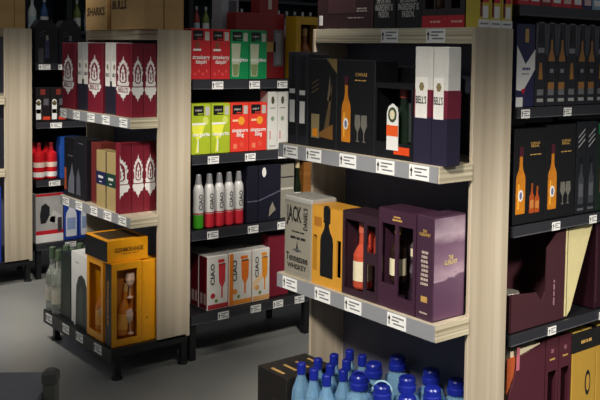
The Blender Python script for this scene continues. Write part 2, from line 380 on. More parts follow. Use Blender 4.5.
def bell_box(w, d, h, band=True):
    mb = two_tone(w, d, h, band); mb.panel(w * .08, w * .76, h * .39, h * .74, M('#efece4', .4), -.0008)
    mb.poly([(w * .43 + .010 * math.cos(a * PI / 3), h * .66 + .013 * math.sin(a * PI / 3)) for a in range(6)], M('#8a7a50', .4), -.0022, -.0014)
    return mb
for y, ww, dd, lb in ((1.786, .068, .07, 'white and navy upright whisky carton left of its twin at the shelf end'), (1.714, .056, .05, 'white and navy upright whisky carton at the right end of the shelf')):
    o = bell_box(ww, dd, .32).build('whisky_carton'); place(o, 'F', NX, y, 1.1392); tag(o, lb, 'gift box', G1)
    text("BELL'S", INK, o, ww * .42, .175, ww * .6, .022, -.0024)
o = carton('x', .22, .1, .262, BLACK).build('gift_box'); place(o, 'F', 1.80, 2.01 + .03, 1.1392); tag(o, 'plain black gift box standing behind the green bottle window box', 'gift box', G1)

# ------------------------------------------------------------------ near display, middle shelf
G2 = 'gift boxes on the middle shelf of the near display'; Z2 = .7062
TINB = M('#a39c8c', .35, .06, 40, .25)
mb = carton('x', .153, .1, .255, TINB, .006)
for z in (.012, .243): mb.panel(.006, .147, z, z + .002, SILV)
o = mb.build('metal_gift_tin'); place(o, 'F', NX, 2.404, Z2); tag(o, 'grey gift tin with large black lettering', 'gift box', G2)
lid = MB(); lid.bbox(-.001, .154, -.001, .101, .247, .262, M('#c4c1b8', .3, .06, 30, .3), .004); lid.build('lid', o)
text('JACK', INK, o, .057, .198, .082, .068, -.0016); text("DANIEL'S", INK, o, .12, .196, .072, .022, -.0016, PI / 2)
text('~1', INK, o, .075, .148, .08, .007, -.0016); text('~1', INK, o, .075, .128, .1, .013, -.0016)
text('Tennessee', INK, o, .075, .062, .118, .026, -.0016); text('WHISKEY', INK, o, .075, .034, .105, .017, -.0016)
p = MB(); p.poly([(.068, .082), (.082, .082), (.077, .108), (.075, .118), (.073, .108)], INK); p.poly([(.05, .085), (.1, .085), (.09, .092), (.06, .092)], GREYD, -.0014, 0); p.build('emblem', o)
OGOLD = M('#cf9433', .35, .1)
mb = window_box(.153, .09, .25, [(0.0051, .026, .04, .155), (.127, .1479, .04, .155)], OGOLD, BLACK)
mb.poly(bottle_outline(.077, .03, .225, .032), BLACK, -.0012, 0); mb.panel(.06, .094, .2, .2495, BLACK)
o = mb.build('window_gift_box'); place(o, 'F', NX, 2.249, Z2); tag(o, 'golden orange gift box with black bottle silhouette and side cut-outs', 'gift box', G2)
for x in (.017, .136):
    b = MB().lathe(bottle_prof(.15, .02, .007), M('#4a4234', .25), 0, 0, 0, 14).build('bottle', o); b.location = (x, .045, .03)
p = MB(); p.panel(.012, .05, .185, .215, M('#a86c22', .5)); p.build('printed_picture', o)
mb = window_box(.164, .09, .255, [(.01, .098, .02, .23), (.112, .152, .145, .225), (.112, .152, .03, .11)], M('#33202a', .4), M('#4a2028', .5))
o = mb.build('window_gift_box'); place(o, 'F', NX, 2.093, Z2); tag(o, 'dark window box showing a pink bottle and two glasses', 'gift box', G2)
b = MB().lathe(bottle_prof(.2, .03, .012, .5, M('#c0604a', .3), CREAM, PINKGL), PINKGL, 0, 0, 0, 18).build('bottle', o); b.location = (.05, .04, .02)
rg = MB(); rg.lathe([(.003, .0), (.045, .002)], M('#c04a3a', .3, .15, 30), 0, 0, 0, 20); r = rg.build('rose_backing', o); r.location = (.055, .06, .15); r.rotation_euler = (PI / 2, 0, 0)
for z in (.148, .033): MB().lathe([(.012, 0), (.016, .07)], M('#7a5a5e', .15), .132, .045, z, 14).build('tumbler', o)
mb = window_box(.158, .09, .288, [(.014, .072, .07, .245), (.085, .146, .04, .245)], M('#402636', .35), M('#2a1a26', .5))
o = mb.build('window_gift_box'); place(o, 'F', NX, 1.927, Z2); tag(o, 'plum window box showing a cream labelled bottle and a miniature', 'gift box', G2)
b = MB().lathe(bottle_prof(.165, .025, .010, .56, M('#9a7a40'), CREAM, M('#2a1c14', .2)), DARKGL, 0, 0, 0, 18).build('bottle', o); b.location = (.043, .04, .072)
b = MB().lathe(bottle_prof(.075, .014, .007, .5, INK, CREAM, M('#55504c', .2)), DARKGL, 0, 0, 0, 14).build('miniature_bottle', o); b.location = (.115, .04, .15)
wine_glass(o, .115, .045, .045, .09, .02, M('#57505a', .12))
p = MB(); p.panel(.06, .1, .257, .262, GOLD); p.panel(.066, .094, .266, .27, GOLD); p.build('gold_lines', o)
mb = carton('x', .068, .125, .29, PURP); mb.spoly([(.003, .004), (.122, .004), (.122, .286), (.003, .286)], LANDSC, .068)
o = mb.build('gift_box'); place(o, 'F', NX, 1.766, Z2); tag(o, 'large purple gift box with misty landscape on its side at the shelf end', 'gift box', G2)
text('THE\nGLENLIVET', GOLD, o, .034, .243, .044, .018); text('~8', M('#b9a89a', .4), o, .034, .145, .03, .1)
text('THE\nGLENLIVET', M('#e8cf8e', .4), o, .066, .166, .05, .026, -.0018, side=.068)
p = MB(); p.panel(.022, .046, .05, .066, GOLD); p.build('gold_emblem', o); text('~1', M('#b9a89a', .4), o, .034, .02, .034, .008)

# ------------------------------------------------------------------ near display, base: cartons and water bottles
mbx = carton('x', .165, .048, .262, M('#1d1a18', .5)); mbx.box(.05, .12, .017, .027, .262, .2626, GOLD)
base = mbx.build('dark_carton')
for i, (x, lb) in enumerate(((1.603, 'dark carton with gold seal nearest the main aisle beside the blue bottles'), (1.6515, 'dark carton second from the aisle in the row beside the blue bottles'),
                             (1.7, 'dark carton third from the aisle in the row beside the blue bottles'), (1.7485, 'dark carton farthest from the aisle in the row beside the blue bottles'))):
    o = base if i == 0 else base.copy()
    if i: COL.objects.link(o)
    ww = (0, 0, 0, 0)[i]
    place(o, 'F', x, 2.432, .1402); tag(o, lb, 'carton', 'dark cartons on the base deck')
sl = MB(); sl.panel(.095, .15, .14, .175, GOLD); sl.panel(.1, .145, .15, .166, M('#6a5526'), -.0008); sl.build('gold_seal', base)
def water_small():
    b = MB(); b.lathe([(.026, 0), (.031, .008), (.031, .06), (.0295, .066), (.031, .072), (.031, .12), (.0315, .121, WATERB), (.0315, .16), (.031, .161), (.031, .2), (.0275, .228), (.019, .25), (.0135, .266), (.0125, .275), (.0125, .285)], WATERB, 0, 0, 0, 48, fl=8, amp=.07)
    o = b.build('water_bottle'); MB().lathe([(.0135, .272), (.0145, .274), (.0145, .302), (.012, .305)], BLUECAP, 0, 0, 0, 16).build('cap', o)
    MB().lathe([(.0318, .085), (.0318, .15)], M('#2a5fc0', .4), 0, 0, 0, 24).build('bottle_label', o)
    return o
def water_big():
    b = MB(); b.lathe([(.042, 0), (.05, .01), (.05, .06), (.0475, .068), (.05, .076), (.05, .13), (.0475, .138), (.05, .146), (.05, .215), (.0475, .243), (.038, .268), (.024, .28), (.022, .3)], WATERB, 0, 0, 0, 60, fl=10, amp=.06)
    o = b.build('large_water_bottle'); MB().lathe([(.027, .288), (.0285, .291), (.0285, .306), (.0255, .309), (.0255, .326), (.022, .331)], BLUECAP, 0, 0, 0, 20).build('cap', o)
    MB().lathe([(.0508, .085), (.0508, .185)], M('#2a5fc0', .4), 0, 0, 0, 28).build('bottle_label', o)
    return o
ws = water_small(); k = 0
row = ['the dark cartons', 'the middle of the slim row', 'the large handled bottles']
for j, y in enumerate((2.228, 2.163, 2.098)):
    for i, x in enumerate((1.632, 1.697, 1.762, 1.827)):
        if j == 2 and i > 1: continue
        o = ws if k == 0 else copy_tree(ws); k += 1
        o.location = (x, y, .1402); o.scale = (1, 1, 1.05); o.rotation_euler = (0, 0, k * .7)
        tag(o, 'slim blue capped water bottle, %s from the aisle, in the file nearest %s' % (('first', 'second', 'third', 'fourth')[i], ('the dark cartons', 'the slim file middle', 'the large bottles')[j]) if j != 1 else
            'slim blue capped water bottle, %s from the aisle, in the middle slim file' % ('first', 'second', 'third', 'fourth')[i], 'water bottle', 'slim blue water bottles')
wb = water_big(); k = 0
HAND = []
for j, y in enumerate((2.012, 1.908, 1.8)):
    for i, x in enumerate((1.69, 1.79, 1.89)):
        o = wb if k == 0 else copy_tree(wb); k += 1
        yy = y + (.05 if (j == 0 and i > 0) else 0)
        o.location = (x, yy, .1402)
        tag(o, 'large blue capped water bottle in the %s row, %s' % (('front', 'middle', 'back')[i], ('at the slim bottle end', 'in the centre', 'beside the wood panel')[j]), 'water bottle', 'large blue water bottles')
        if i == 0 and j < 2: HAND.append((o, j))
for o, j in HAND:
    h = MB(); h.tube([(.03 * math.cos(a) , .0, .308 + .034 * math.sin(a)) for a in [q * PI / 8 for q in range(9)]], .003, LBLUE if j else BLUECAP)
    q = h.build('carry_handle', o); q.rotation_euler = (0, 0, -.9)

# ------------------------------------------------------------------ on top of the near display
G3 = 'boxes on top of the near display'
mb = carton('x', .288, .1, .34, M('#3a2226', .4)); mb.panel(.012, .03, .012, .045, WHITE); mb.panel(.06, .2, .05, .33, M('#4c3034', .4))
o = mb.build('gift_box'); place(o, 'F', 1.818, 2.418, 1.5162); tag(o, 'wide dark maroon gift box with white sticker on top of the near display', 'gift box', G3)
text('~2', M('#b5a6a0'), o, .235, .06, .06, .016); text('~1', M('#b5a6a0'), o, .2, .035, .09, .006)
for i, (y, ww) in enumerate(((2.125, .1), (2.02, .112))):
    o = carton('x', ww, .09, .34, BLACK).build('gift_box'); place(o, 'F', 1.818, y, 1.5162)
    tag(o, 'black box with bold white lettering, %s' % ('left one of the pair above the black gift box' if i == 0 else 'right one of the pair, beside the red banded boxes'), 'gift box', G3)
    text('THE MOST\nIMPORTANT\nINGREDIENT IS\nPASSION.', M('#d5d2ca'), o, ww / 2, .075, ww * .8, .085)
for i, (y, ww) in enumerate(((1.905, .106), (1.798, .066))):
    wins = [(.012, .048, .055, .28), (.057, .093, .055, .28)][:2 - i]
    mb = window_box(ww, .08, .3, wins, M('#2e2222', .4), M('#6a5a60', .4)); mb.panel(0, ww, 0, .035, RED)
    o = mb.build('window_gift_box'); place(o, 'F', 1.818, y, 1.5162)
    tag(o, 'dark window box with red lower band, %s' % ('beside the black lettered boxes' if i == 0 else 'beside the small yellow cartons'), 'gift box', G3)
    for x in (.03, .075)[:2 - i]:
        b = MB().lathe(bottle_prof(.2, .015, .007, .6, GOLD, M('#5a4a5a') if x < .05 else CREAM, M('#6a4a2c', .2)), DARKGL, 0, 0, 0, 12).build('bottle', o); b.location = (x, .04, .058)
    text('~1', M('#e8b8a8'), o, ww / 2, .017, .05, .009)
for i, x in enumerate((1.818, 1.866, 1.914)):
    mb = carton('x', .046, .05, .16, M('#c8b43a', .4)); mb.panel(0, .046, 0, .022, WHITE); mb.panel(.016, .038, .026, .06, WHITE); mb.poly([(.006, .07), (.04, .07), (.04, .12), (.02, .14), (.006, .11)], RED); mb.panel(.006, .015, .03, .13, M('#7a2c22'))
    o = mb.build('small_carton'); place(o, 'S', x, Y1 + .003, 1.5162)
    tag(o, 'small yellow and red carton with white patch, %s' % ('left of three above the right panel', 'middle of three above the right panel', 'right of three above the right panel')[i], 'carton', 'small yellow cartons above the right panel')
    text('~1', GREYINK, o, .023, .011, .036, .007)

# ------------------------------------------------------------------ right aisle shelves (row nearest the camera)
SY = Y1 + .016
G4 = 'boxes on the upper right black shelf'
mb = carton('x', .083, .08, .245, M('#26264f', .4)); mb.poly([(.0, .05), (.0, .18), (.04, .125), (.083, .17), (.083, .11), (.03, .045)], WHITE); mb.poly([(.02, .05), (.032, .035), (.04, .055)], RED, -.0016, 0)
mb.panel(.036, .052, .19, .23, GOLD); mb.panel(0, .03, 0, .028, WHITE)
o = mb.build('gift_box'); place(o, 'S', 2.0, SY, 1.2892); tag(o, 'navy carton with white chevron beside the right wood panel', 'gift box', G4)
text('~1', M('#5c5c88'), o, .04, .112, .04, .012, -.0018); text('~1', GREYINK, o, .04, .097, .035, .005, -.0018)
def dark_amber(ww, picture):
    mb = carton('x', ww, .08, .252, M('#26262c', .4))
    mb.poly([(0, .252), (ww * .26, .252), (ww * .1, .16), (0, .15)], M('#55555e', .4)); mb.poly([(ww, .252), (ww * .74, .252), (ww * .9, .16), (ww, .15)], M('#55555e', .4)); mb.panel(0, ww, .249, .252, M('#8a8a90'))
    if picture == 0: (print_bottle(mb, ww / 2, .05, .175, .015, M('#a8733a', .3), None, M('#2a2a32')), mb.panel(ww / 2 - .0155, ww / 2 + .0155, .072, .135, M('#26262e'), -.0012), mb.panel(ww / 2 - .008, ww / 2 + .008, .1, .112, M('#8a8a90'), -.0016))
    else:
        mb.panel(ww * .25, ww * .75, .19, .24, BLACK); mb.poly([(ww * .3, .08), (ww * .7, .08), (ww * .6, .13), (ww * .38, .13)], M('#a8763a')); mb.panel(ww * .2, ww * .8, .16, .175, M('#8a8a90'))
    mb.panel(ww * .2, ww * .8, .012, .022, M('#aaa9a6')); mb.panel(ww * .2, ww * .8, .032, .05, M('#77767a'))
    return mb
xs = [2.086, 2.137, 2.188, 2.239, 2.29, 2.341, 2.392, 2.443]
wd = ['first', 'second', 'third', 'fourth', 'fifth', 'sixth', 'seventh', 'eighth']
for i, x in enumerate(xs):
    kind = 1 if i in (0, 3, 6) else 0
    o = dark_amber(.049, kind).build('bottle_carton'); place(o, 'S', x, SY, 1.2892)
    tag(o, 'slim charcoal carton with %s, %s right of the navy carton' % ('amber bottle print' if kind == 0 else 'low amber glass print', wd[i]), 'gift box', G4)
G5 = 'boxes on the middle right black shelf'
for i, (x, ww, hh) in enumerate(((2.0, .148, .284), (2.15, .148, .29))):
    mb = carton('x', ww, .09, hh, BLACK); o = mb.build('gift_box'); place(o, 'S', x, SY, .9392)
    def ex(p, i=i):
        if i == 0:
            for q in (.085, .11): print_bottle(p, q, .028, .09 if q < .1 else .08, .011, M('#a84a1c', .3), M('#c07a3a'), AMBERD)
        else: print_glass(p, .085, .04, .07, .013, GLS); print_glass(p, .112, .04, .07, .013, GLS)
    amber_print(o, ww, hh, .032, .2, ex)
    text('CHIVAS\nREGAL', GOLD, o, .095, .235, .045, .016); text('~1', GOLD, o, .1, .205, .06, .005)
    tag(o, 'black gift box with amber bottle and %s printed, on the right shelves' % ('two small orange bottles' if i == 0 else 'stemmed glasses'), 'gift box', G5)
for i, x in enumerate((2.302, 2.356)):
    mb = carton('x', .052, .08, .295, M('#1a1c20', .35))
    for q in range(3): mb.poly([(.008, .21 + q * .016), (.042, .235 + q * .016), (.042, .24 + q * .016), (.008, .215 + q * .016)], M('#9a9a9a'))
    print_bottle(mb, .026, .03, .15, .014, M('#3c3f42', .3), M('#55555a'), BLACK); mb.panel(.01, .042, .01, .018, GREYD)
    o = mb.build('bottle_carton'); place(o, 'S', x, SY, .9392); tag(o, 'slim black carton with grey diagonal stripes, %s of the pair' % ('left' if i == 0 else 'right'), 'gift box', G5)
mb = carton('x', .14, .08, .29, M('#16241c', .4)); mb.poly([(.02, .06), (.05, .05), (.06, .12), (.045, .17), (.02, .15)], M('#6a4a2a')); mb.panel(.008, .012, .25, .285, GREENM)
o = mb.build('gift_box'); place(o, 'S', 2.41, SY, .9392); tag(o, 'dark green gift box at the right edge of the picture', 'gift box', G5)
# cut display trays on the third right shelf
G6 = 'open display trays on the lower right shelf'
MAR = M('#43242a', .45); CREAMC = M('#dccf98', .7)
def tray(w, d, h, front_lo, name='open_display_tray'):
    """tray with high back and right wall, front cut low on the left"""
    mb = MB(); t = .004
    mb.box(0, w, 0, d, 0, t, MAR); mb.box(0, w, d - t, d, t, h * .95, MAR)
    mb.poly([(t, t), (w * .62, t), (w * .62, front_lo * 1.25), (w * .55, front_lo * .9), (w * .45, front_lo * 1.3), (t, front_lo * 1.45)], MAR, 0, t)
    mb.poly([(w * .62, t), (w, t), (w, h), (w * .8, h * .97), (w * .62, h * .82)], MAR, 0, t)
    mb.box(w - t, w, t, d - t, t, h, MAR); mb.panel(w - .008, w, t, h, CREAMC); mb.box(0, t, t, d - t, t, front_lo * 1.4, MAR)
    return mb
o = tray(.268, .16, .285, .08).build('open_display_tray'); place(o, 'S', 2.0, SY, .6142); tag(o, 'open maroon display tray cut low in front on the lower right shelf', 'display tray', G6)
text('~1', M('#9a7080'), o, .205, .085, .09, .012, -.0014, PI / 2)
b = MB().lathe([(.03, 0), (.033, .004), (.033, .03), (.031, .034)], SILV, 0, 0, 0, 18).build('silver_lid', o); b.location = (.05, .05, .075)
for q in (b,):
    pd = MB().box(.005, .1, .02, .09, .004, .075, MAR).build('inner_pack', o)
fl = MB(); fl.poly([(0, 0), (.02, .02), (.13, .29), (.0, .28)], CREAMC, 0, .004); o = fl.build('cardboard_flap'); place(o, 'S', 2.276, SY + .002, .6142)
tag(o, 'cream cardboard flap sticking up beside the maroon display tray', 'cardboard flap'); 
bk = MB(); bk.box(0, .004, .004, .12, 0, .28, CREAMC); bk.build('back_wall', o)
mb = carton('x', .2, .1, .285, M('#2c121c', .35)); mb.panel(.0, .012, .02, .265, M('#3c1c28'))
o = mb.build('gift_box'); place(o, 'S', 2.42, SY, .6142); tag(o, 'dark wine gift box with glowing red bottle print at the right edge', 'gift box', G6)
p = MB(); print_bottle(p, .06, .05, .24, .026, M('#8a1c18', .3), M('#b82a1c'), M('#6a1a20')); p.build('printed_bottle', o)
# base right
G7 = 'boxes on the right base shelf'
WINE = M('#4e242e', .4)
mb = MB(); mb.poly([(0, 0), (.172, 0), (.172, .3), (.05, .28), (.022, .2), (0, .16)], WINE, 0, .006); mb.box(0, .172, .094, .1, 0, .305, WINE); mb.box(.166, .172, .006, .094, 0, .3, WINE)
mb.box(.02, .16, .012, .088, 0, .298, CREAM); mb.poly([(.002, .17), (.03, .22), (.045, .28), (.002, .28)], M('#b5562c'), .0075, .012)
o = mb.build('open_display_tray'); place(o, 'S', 2.0, SY, .2542); tag(o, 'wine red display tray with cut front corner on the right base shelf', 'display tray', G7)
rb = MB(); rb.box(.035, .048, -.0015, .0, .24, .31, M('#c06a78')); rb.build('pink_ribbon', o)
for i, x in enumerate((2.176, 2.242)):
    mb = window_box(.063, .09, .3, [(.012, .055, .03, .2)], WINE, M('#1a0c10')); mb.panel(.02, .045, .235, .24, GOLD); mb.panel(.026, .038, .258, .27, M('#8a5a60'))
    o = mb.build('window_gift_box'); place(o, 'S', x, SY, .2542); tag(o, 'narrow wine red box with tall dark window, %s one' % ('left' if i == 0 else 'right'), 'gift box', G7)
    b = MB().lathe(bottle_prof(.17, .018, .009), M('#1c1210', .2), 0, 0, 0, 12).build('bottle', o); b.location = (.033, .045, .03)
YG = M('#b8913c', .35, .1)
for i, x in enumerate((2.312, 2.445)):
    mb = carton('x', .13, .1, .29, YG); o = mb.build('gift_box'); place(o, 'S', x, SY, .2542)
    tag(o, 'gold gift box with black lid, %s' % ('beside the wine red boxes' if i == 0 else 'cut by the right edge of the picture'), 'gift box', G7)
    l = MB(); l.bbox(-.001, .131, -.001, .101, .232, .292, M('#1d1d1c', .4), .002); l.panel(.0, .13, .2912, .292, YG) if False else None
    l.box(.015, .115, .01, .09, .292, .2926, M('#d8b45a', .4)); l.build('lid', o); text('~1', GOLD, o, .07, .262, .07, .017, -.0024)
    mb = MB()
    for (rr, yy, mm) in ((.026, -.0012, INK), (.017, -.0018, YG)):
        mb.poly([(.085 + rr * .55 * math.cos(a * PI / 10), .12 + rr * 1.6 * math.sin(a * PI / 10)) for a in range(20)], mm, yy, 0)
    mb.build('emblem', o)
# highest right shelf
for i in range(9):
    x = 2.0 + i * .052; m = (RED, RED, M('#8a2028'), RED, RED, M('#b02a30'), M('#2c3a66'), M('#8fb0c0'), M('#8fb0c0'))[i]
    mb = carton('x', .05, .06, .12, m); mb.panel(.008, .042, .012, .03, WHITE if i % 2 else M('#d8b8b0')); mb.panel(.012, .038, .04, .05, WHITE)
    o = mb.build('small_carton'); place(o, 'S', x, SY, 1.5892)
    tag(o, 'small %s carton on the highest right shelf, %s from the left' % ('pale blue' if i > 6 else 'navy' if i == 6 else 'red', ['first', 'second', 'third', 'fourth', 'fifth', 'sixth', 'seventh', 'eighth', 'ninth'][i]), 'carton', 'small cartons on the highest right shelf')

# ------------------------------------------------------------------ left display (second row): upper shelf
LX = 1.716; R1 = 'cartons on the upper shelf of the left display'
REDB = M('#761c2c', .4)
def emblem_mesh(w, h, cx=None, half=0):
    """ornate white arch with a ribbon below; half=-1/+1 keeps one side"""
    cx = w / 2 if cx is None else cx; a = w * .40
    zz = lambda z: (.21 + (z - .05) / .69 * .62) * h
    o = [(0, .74), (.06, .70), (.1, .67), (.3, .665), (.45, .62), (.64, .635), (.6, .58), (.86, .575), (.8, .52), (1, .50), (.88, .46), (.78, .45), (.78, .36), (.97, .345), (.9, .29), (.7, .285), (0, .285)]
    r = [(0, .268), (1.02, .272), (1.16, .225), (.97, .2), (.9, .16), (.45, .15), (.35, .11), (.12, .1), (0, .05)]
    y0 = -.0014
    def both(pts, m, ya, yb):
        if half >= 0: mb.poly([(cx + x * a, zz(z)) for x, z in pts], m, ya, yb)
        if half <= 0: mb.poly([(cx - x * a, zz(z)) for x, z in pts], m, ya, yb)
    mb = MB(); both(o, WHITE, y0, 0); both(r, WHITE, y0, 0)
    both([(0, .625), (.25, .60), (.5, .55), (.57, .5), (.57, .36), (.35, .33), (0, .325)], REDB, y0 - .0004, y0)
    both([(0, .59), (.1, .565), (.14, .53), (.3, .52), (.2, .48), (.42, .46), (.3, .43), (.44, .39), (.28, .345), (0, .345)], WHITE, y0 - .0008, y0 - .0004)
    both([(0, .5), (.12, .47), (.06, .44), (.14, .41), (.05, .37), (0, .365)], REDB, y0 - .0012, y0 - .0008)
    both([(.66, .54), (.74, .52), (.7, .48)], REDB, y0 - .0004, y0)
    return mb
def red_carton(w, d, h, side=True):
    mb = carton('x', w, d, h, REDB); return mb
def emblem(o, w, h, half=0, cx=None, txt=True):
    e = emblem_mesh(w, h, cx, half).build('emblem', o)
    if txt: text("BELL'S", REDB, o, w / 2, h * .365, w * .62, h * .07, -.002)
def side_emblem(o, w, d, h, half=0):
    e = emblem_mesh(d * (1.8 if half else 1.05), h, 0 if half else d * .5, half)
    e.v = [(w - y, x, z) for x, y, z in e.v]
    e.build('emblem', o)
for y, ww, lb in ((4.374, .155, 'red carton with white crest at the left end of the left upper shelf'), (4.066, .16, 'red carton with white crest standing between the white and navy cartons'),
                  (3.762, .155, 'red carton with white crest at the near corner of the left upper shelf')):
    o = red_carton(ww, .058, .322).build('crest_carton'); place(o, 'F', LX, y, 1.1392); tag(o, lb, 'gift box', R1); emblem(o, ww * .98, .322)
    if y < 3.8: side_emblem(o, ww, .058, .322)
o = red_carton(.155, .058, .322).build('crest_carton'); place(o, 'F', LX + .06, 3.762, 1.1392); tag(o, 'red carton with white crest tucked behind the corner one against the wood panel', 'gift box', R1); side_emblem(o, .155, .058, .322)
for i, (y, x) in enumerate(((4.212, .012), (4.14, .012), (3.9, .012), (3.83, .012), (4.06, .062), (3.98, .062))):
    o = bell_box(.068, .068, .325, False).build('whisky_carton'); place(o, 'F', LX + x, y, 1.1392)
    tag(o, 'white and navy carton %s' % ('just right of the leftmost red crest carton', 'just left of the middle red crest carton', 'just right of the middle red crest carton', 'just left of the corner red crest carton', 'peeping over the left half of the middle red crest carton', 'peeping over the right half of the middle red crest carton')[i], 'gift box', R1)
    text("BELL'S", INK, o, .03, .178, .036, .016, -.0024)
# middle shelf
R2 = 'cartons on the middle shelf of the left display'
mb = carton('x', .135, .09, .29, M('#1a1a20', .4)); mb.panel(.006, .03, .03, .14, M('#a8502c')); mb.panel(.05, .11, .2, .206, GREYD)
p_ = [(.05, .02), (.125, .02), (.125, .1), (.11, .13), (.1, .17), (.085, .13), (.06, .09)]; mb.poly(p_, M('#6a6c76'))
o = mb.build('gift_box'); place(o, 'F', LX, 4.352, Z2); tag(o, 'black gift box with orange strip and grey figure on the left middle shelf', 'gift box', R2)
mb = carton('x', .12, .09, .296, M('#1c1c22', .4)); mb.poly([(.01, .02), (.06, .02), (.055, .1), (.03, .15), (.01, .1)], M('#54565e')); mb.panel(.03, .09, .27, .275, GREYD)
o = mb.build('gift_box'); place(o, 'F', LX, 4.21, Z2); tag(o, 'plain black gift box left of the red brown carton', 'gift box', R2)
o = carton('x', .10, .08, .288, M('#6e2a26', .4)).build('gift_box'); place(o, 'F', LX + .02, 4.075, Z2); tag(o, 'red brown carton between black boxes and gold cartons', 'gift box', R2)
BEI = M('#ad9868', .35, .08)
for i, (y, m) in enumerate(((3.968, M('#22264e', .4)), (3.86, M('#1c4034', .4)))):
    mb = carton('x', .1, .06, .262, BEI); mb.box(-.0008, .1008, -.0008, .06, .105, .165, m); mb.box(.1, .1012, .0, .06, 0, .262, CHARC)
    o = mb.build('whisky_carton'); place(o, 'F', LX, y, Z2); tag(o, 'beige gold carton with %s label band' % ('navy' if i == 0 else 'dark green'), 'gift box', R2)
    text('~1', WHITE, o, .05, .14, .055, .02, -.0016); text('~1', WHITE, o, .05, .118, .03, .008, -.0016)
for i, x in enumerate((1.704, 1.762, 1.82)):
    o = red_carton(.045, .056, .315).build('crest_carton'); place(o, 'F', x, 3.738, Z2)
    tag(o, 'red carton with side crest on the left middle shelf, %s' % ('nearest the aisle', 'middle of three', 'beside the wood panel')[i], 'gift box', R2)
    side_emblem(o, .045, .056, .315, 1 if i == 0 else 0)
# base of left display
R3 = 'bottles on the left base deck'
CAPG = M('#5c6f55', .35)
def clear_bottle():
    b = MB(); b.lathe([(.03, 0), (.033, .006), (.033, .15), (.03, .185), (.013, .225), (.0125, .28), (.015, .282)], CLEARG, 0, 0, 0, 20); o = b.build('clear_bottle')
    MB().lathe([(.0155, .26), (.016, .262), (.016, .31), (.013, .313)], CAPG, 0, 0, 0, 14).build('cap', o)
    MB().lathe([(.0336, .05), (.0336, .12)], M('#d2cbb8', .4), 0, 0, 0, 20).build('bottle_label', o); return o
cb = clear_bottle(); k = 0
for j, y in enumerate((4.345, 4.265)):
    for i, x in enumerate((1.655, 1.725, 1.795)):
        o = cb if k == 0 else copy_tree(cb); k += 1; o.location = (x, y, .1402)
        tag(o, 'clear glass bottle, %s from the aisle, %s' % (('first', 'second', 'third')[i], 'at the far end of the left deck' if j == 0 else 'next to the dark green carton'), 'bottle', R3)
mb = carton('x', .12, .09, .315, M('#1c2620', .4)); mb.panel(.012, .02, .03, .3, M('#39463c')); o = mb.build('gift_box'); place(o, 'F', 1.645, 4.215, .1402); tag(o, 'dark green carton between clear bottles and the white carton', 'gift box', 'cartons on the left deck')
for i, x in enumerate((1.77, 1.845)):
    o = copy_tree(cb); o.location = (x + .01, 4.15, .1402); tag(o, 'clear bottle hidden behind the dark green carton, %s' % ('nearer' if i == 0 else 'farther'), 'bottle', R3)
mb = carton('x', .175, .1, .345, WHITE); mb.poly([(.05, .0), (.175, .0), (.175, .2), (.155, .235), (.12, .25), (.085, .235), (.06, .19)], M('#2a302c', .4)); mb.panel(0, .03, 0, .01, M('#2a302c'))
mb.poly([(.09, .03), (.14, .03), (.145, .16), (.12, .2), (.09, .16)], M('#48504a'), -.0014, 0)
o = mb.build('gift_box'); place(o, 'F', 1.642, 4.08, .1402); tag(o, 'white carton with dark bottle picture beside the yellow gift boxes', 'gift box', 'cartons on the left deck')
text('~1', GREYINK, o, .07, .3, .04, .008)
R4 = 'yellow gift boxes on the left deck'; GINT = M('#a86420', .4)
YEL2 = YEL
def glen(o, tilt):
    b = MB().lathe(bottle_prof(.23, .034, .012, .5, GOLD, M('#e2a040'), M('#c8741c', .2)), AMBER, 0, 0, 0, 18).build('bottle', o)
    return b
mb = window_box(.172, .1, .365, [(.022, .15, .03, .335)], YEL2, GINT); o = mb.build('window_gift_box'); place(o, 'F', 1.634, 3.882, .1402)
tag(o, 'yellow window gift box facing the main aisle, under the lying box', 'gift box', R4)
b = glen(o, 0); b.location = (.082, .042, .03); wine_glass(o, .12, .05, .18, .12, .026, M('#c8a890', .1)); wine_glass(o, .1, .035, .04, .1, .024, M('#b89880', .1))
mb = MB(); window_box(.14, .06, .365, [(.024, .118, .03, .335)], YEL2, GINT, mb=mb); mb.box(-.001, .0, 0, .06, 0, .365, BLACK)
o = mb.build('window_gift_box'); place(o, 'S', 1.632, 3.618, .1402); tag(o, 'yellow window gift box with black spine at the corner of the deck', 'gift box', R4)
b = glen(o, 0); b.location = (.062, .036, .036); b.rotation_euler = (0, .1, 0); b.scale = (.75, .6, 1); wine_glass(o, .098, .028, .2, .11, .022, M('#d8b8a0', .1)); wine_glass(o, .1, .024, .04, .11, .02, M('#d8b8a0', .1), tilt=-.1)
t_ = text('GLENMORANGIE', YEL2, o, 0, 0, .2, .016); t_.rotation_euler = (PI / 2 * 0, 0, 0)
for v in t_.data.vertices: a, _, c = v.co; v.co = (-.0026, .03 + c, .19 + a)
o = carton('x', .15, .09, .36, YEL2); o.panel(.02, .03, .1, .108, M('#b07a10')); o = o.build('gift_box'); place(o, 'S', 1.775, 3.622, .1402); tag(o, 'plain yellow gift box tucked behind the left wood panel', 'gift box', R4)
mb = carton('x', .19, .23, .098, YEL2); mb.box(-.0012, 0, .0, .23, .004, .094, BLACK); mb.box(.02, .17, .03, .2, .098, .0985, M('#3a2a14'))
o = mb.build('gift_box'); place(o, 'S', 1.622, 3.64, .5072); tag(o, 'yellow gift box lying flat on top of the window boxes', 'gift box', R4)
text('GLENMORANGIE', M('#5a3a08'), o, .1, .052, .135, .02); text('~1', M('#8a5a10'), o, .1, .034, .09, .005)

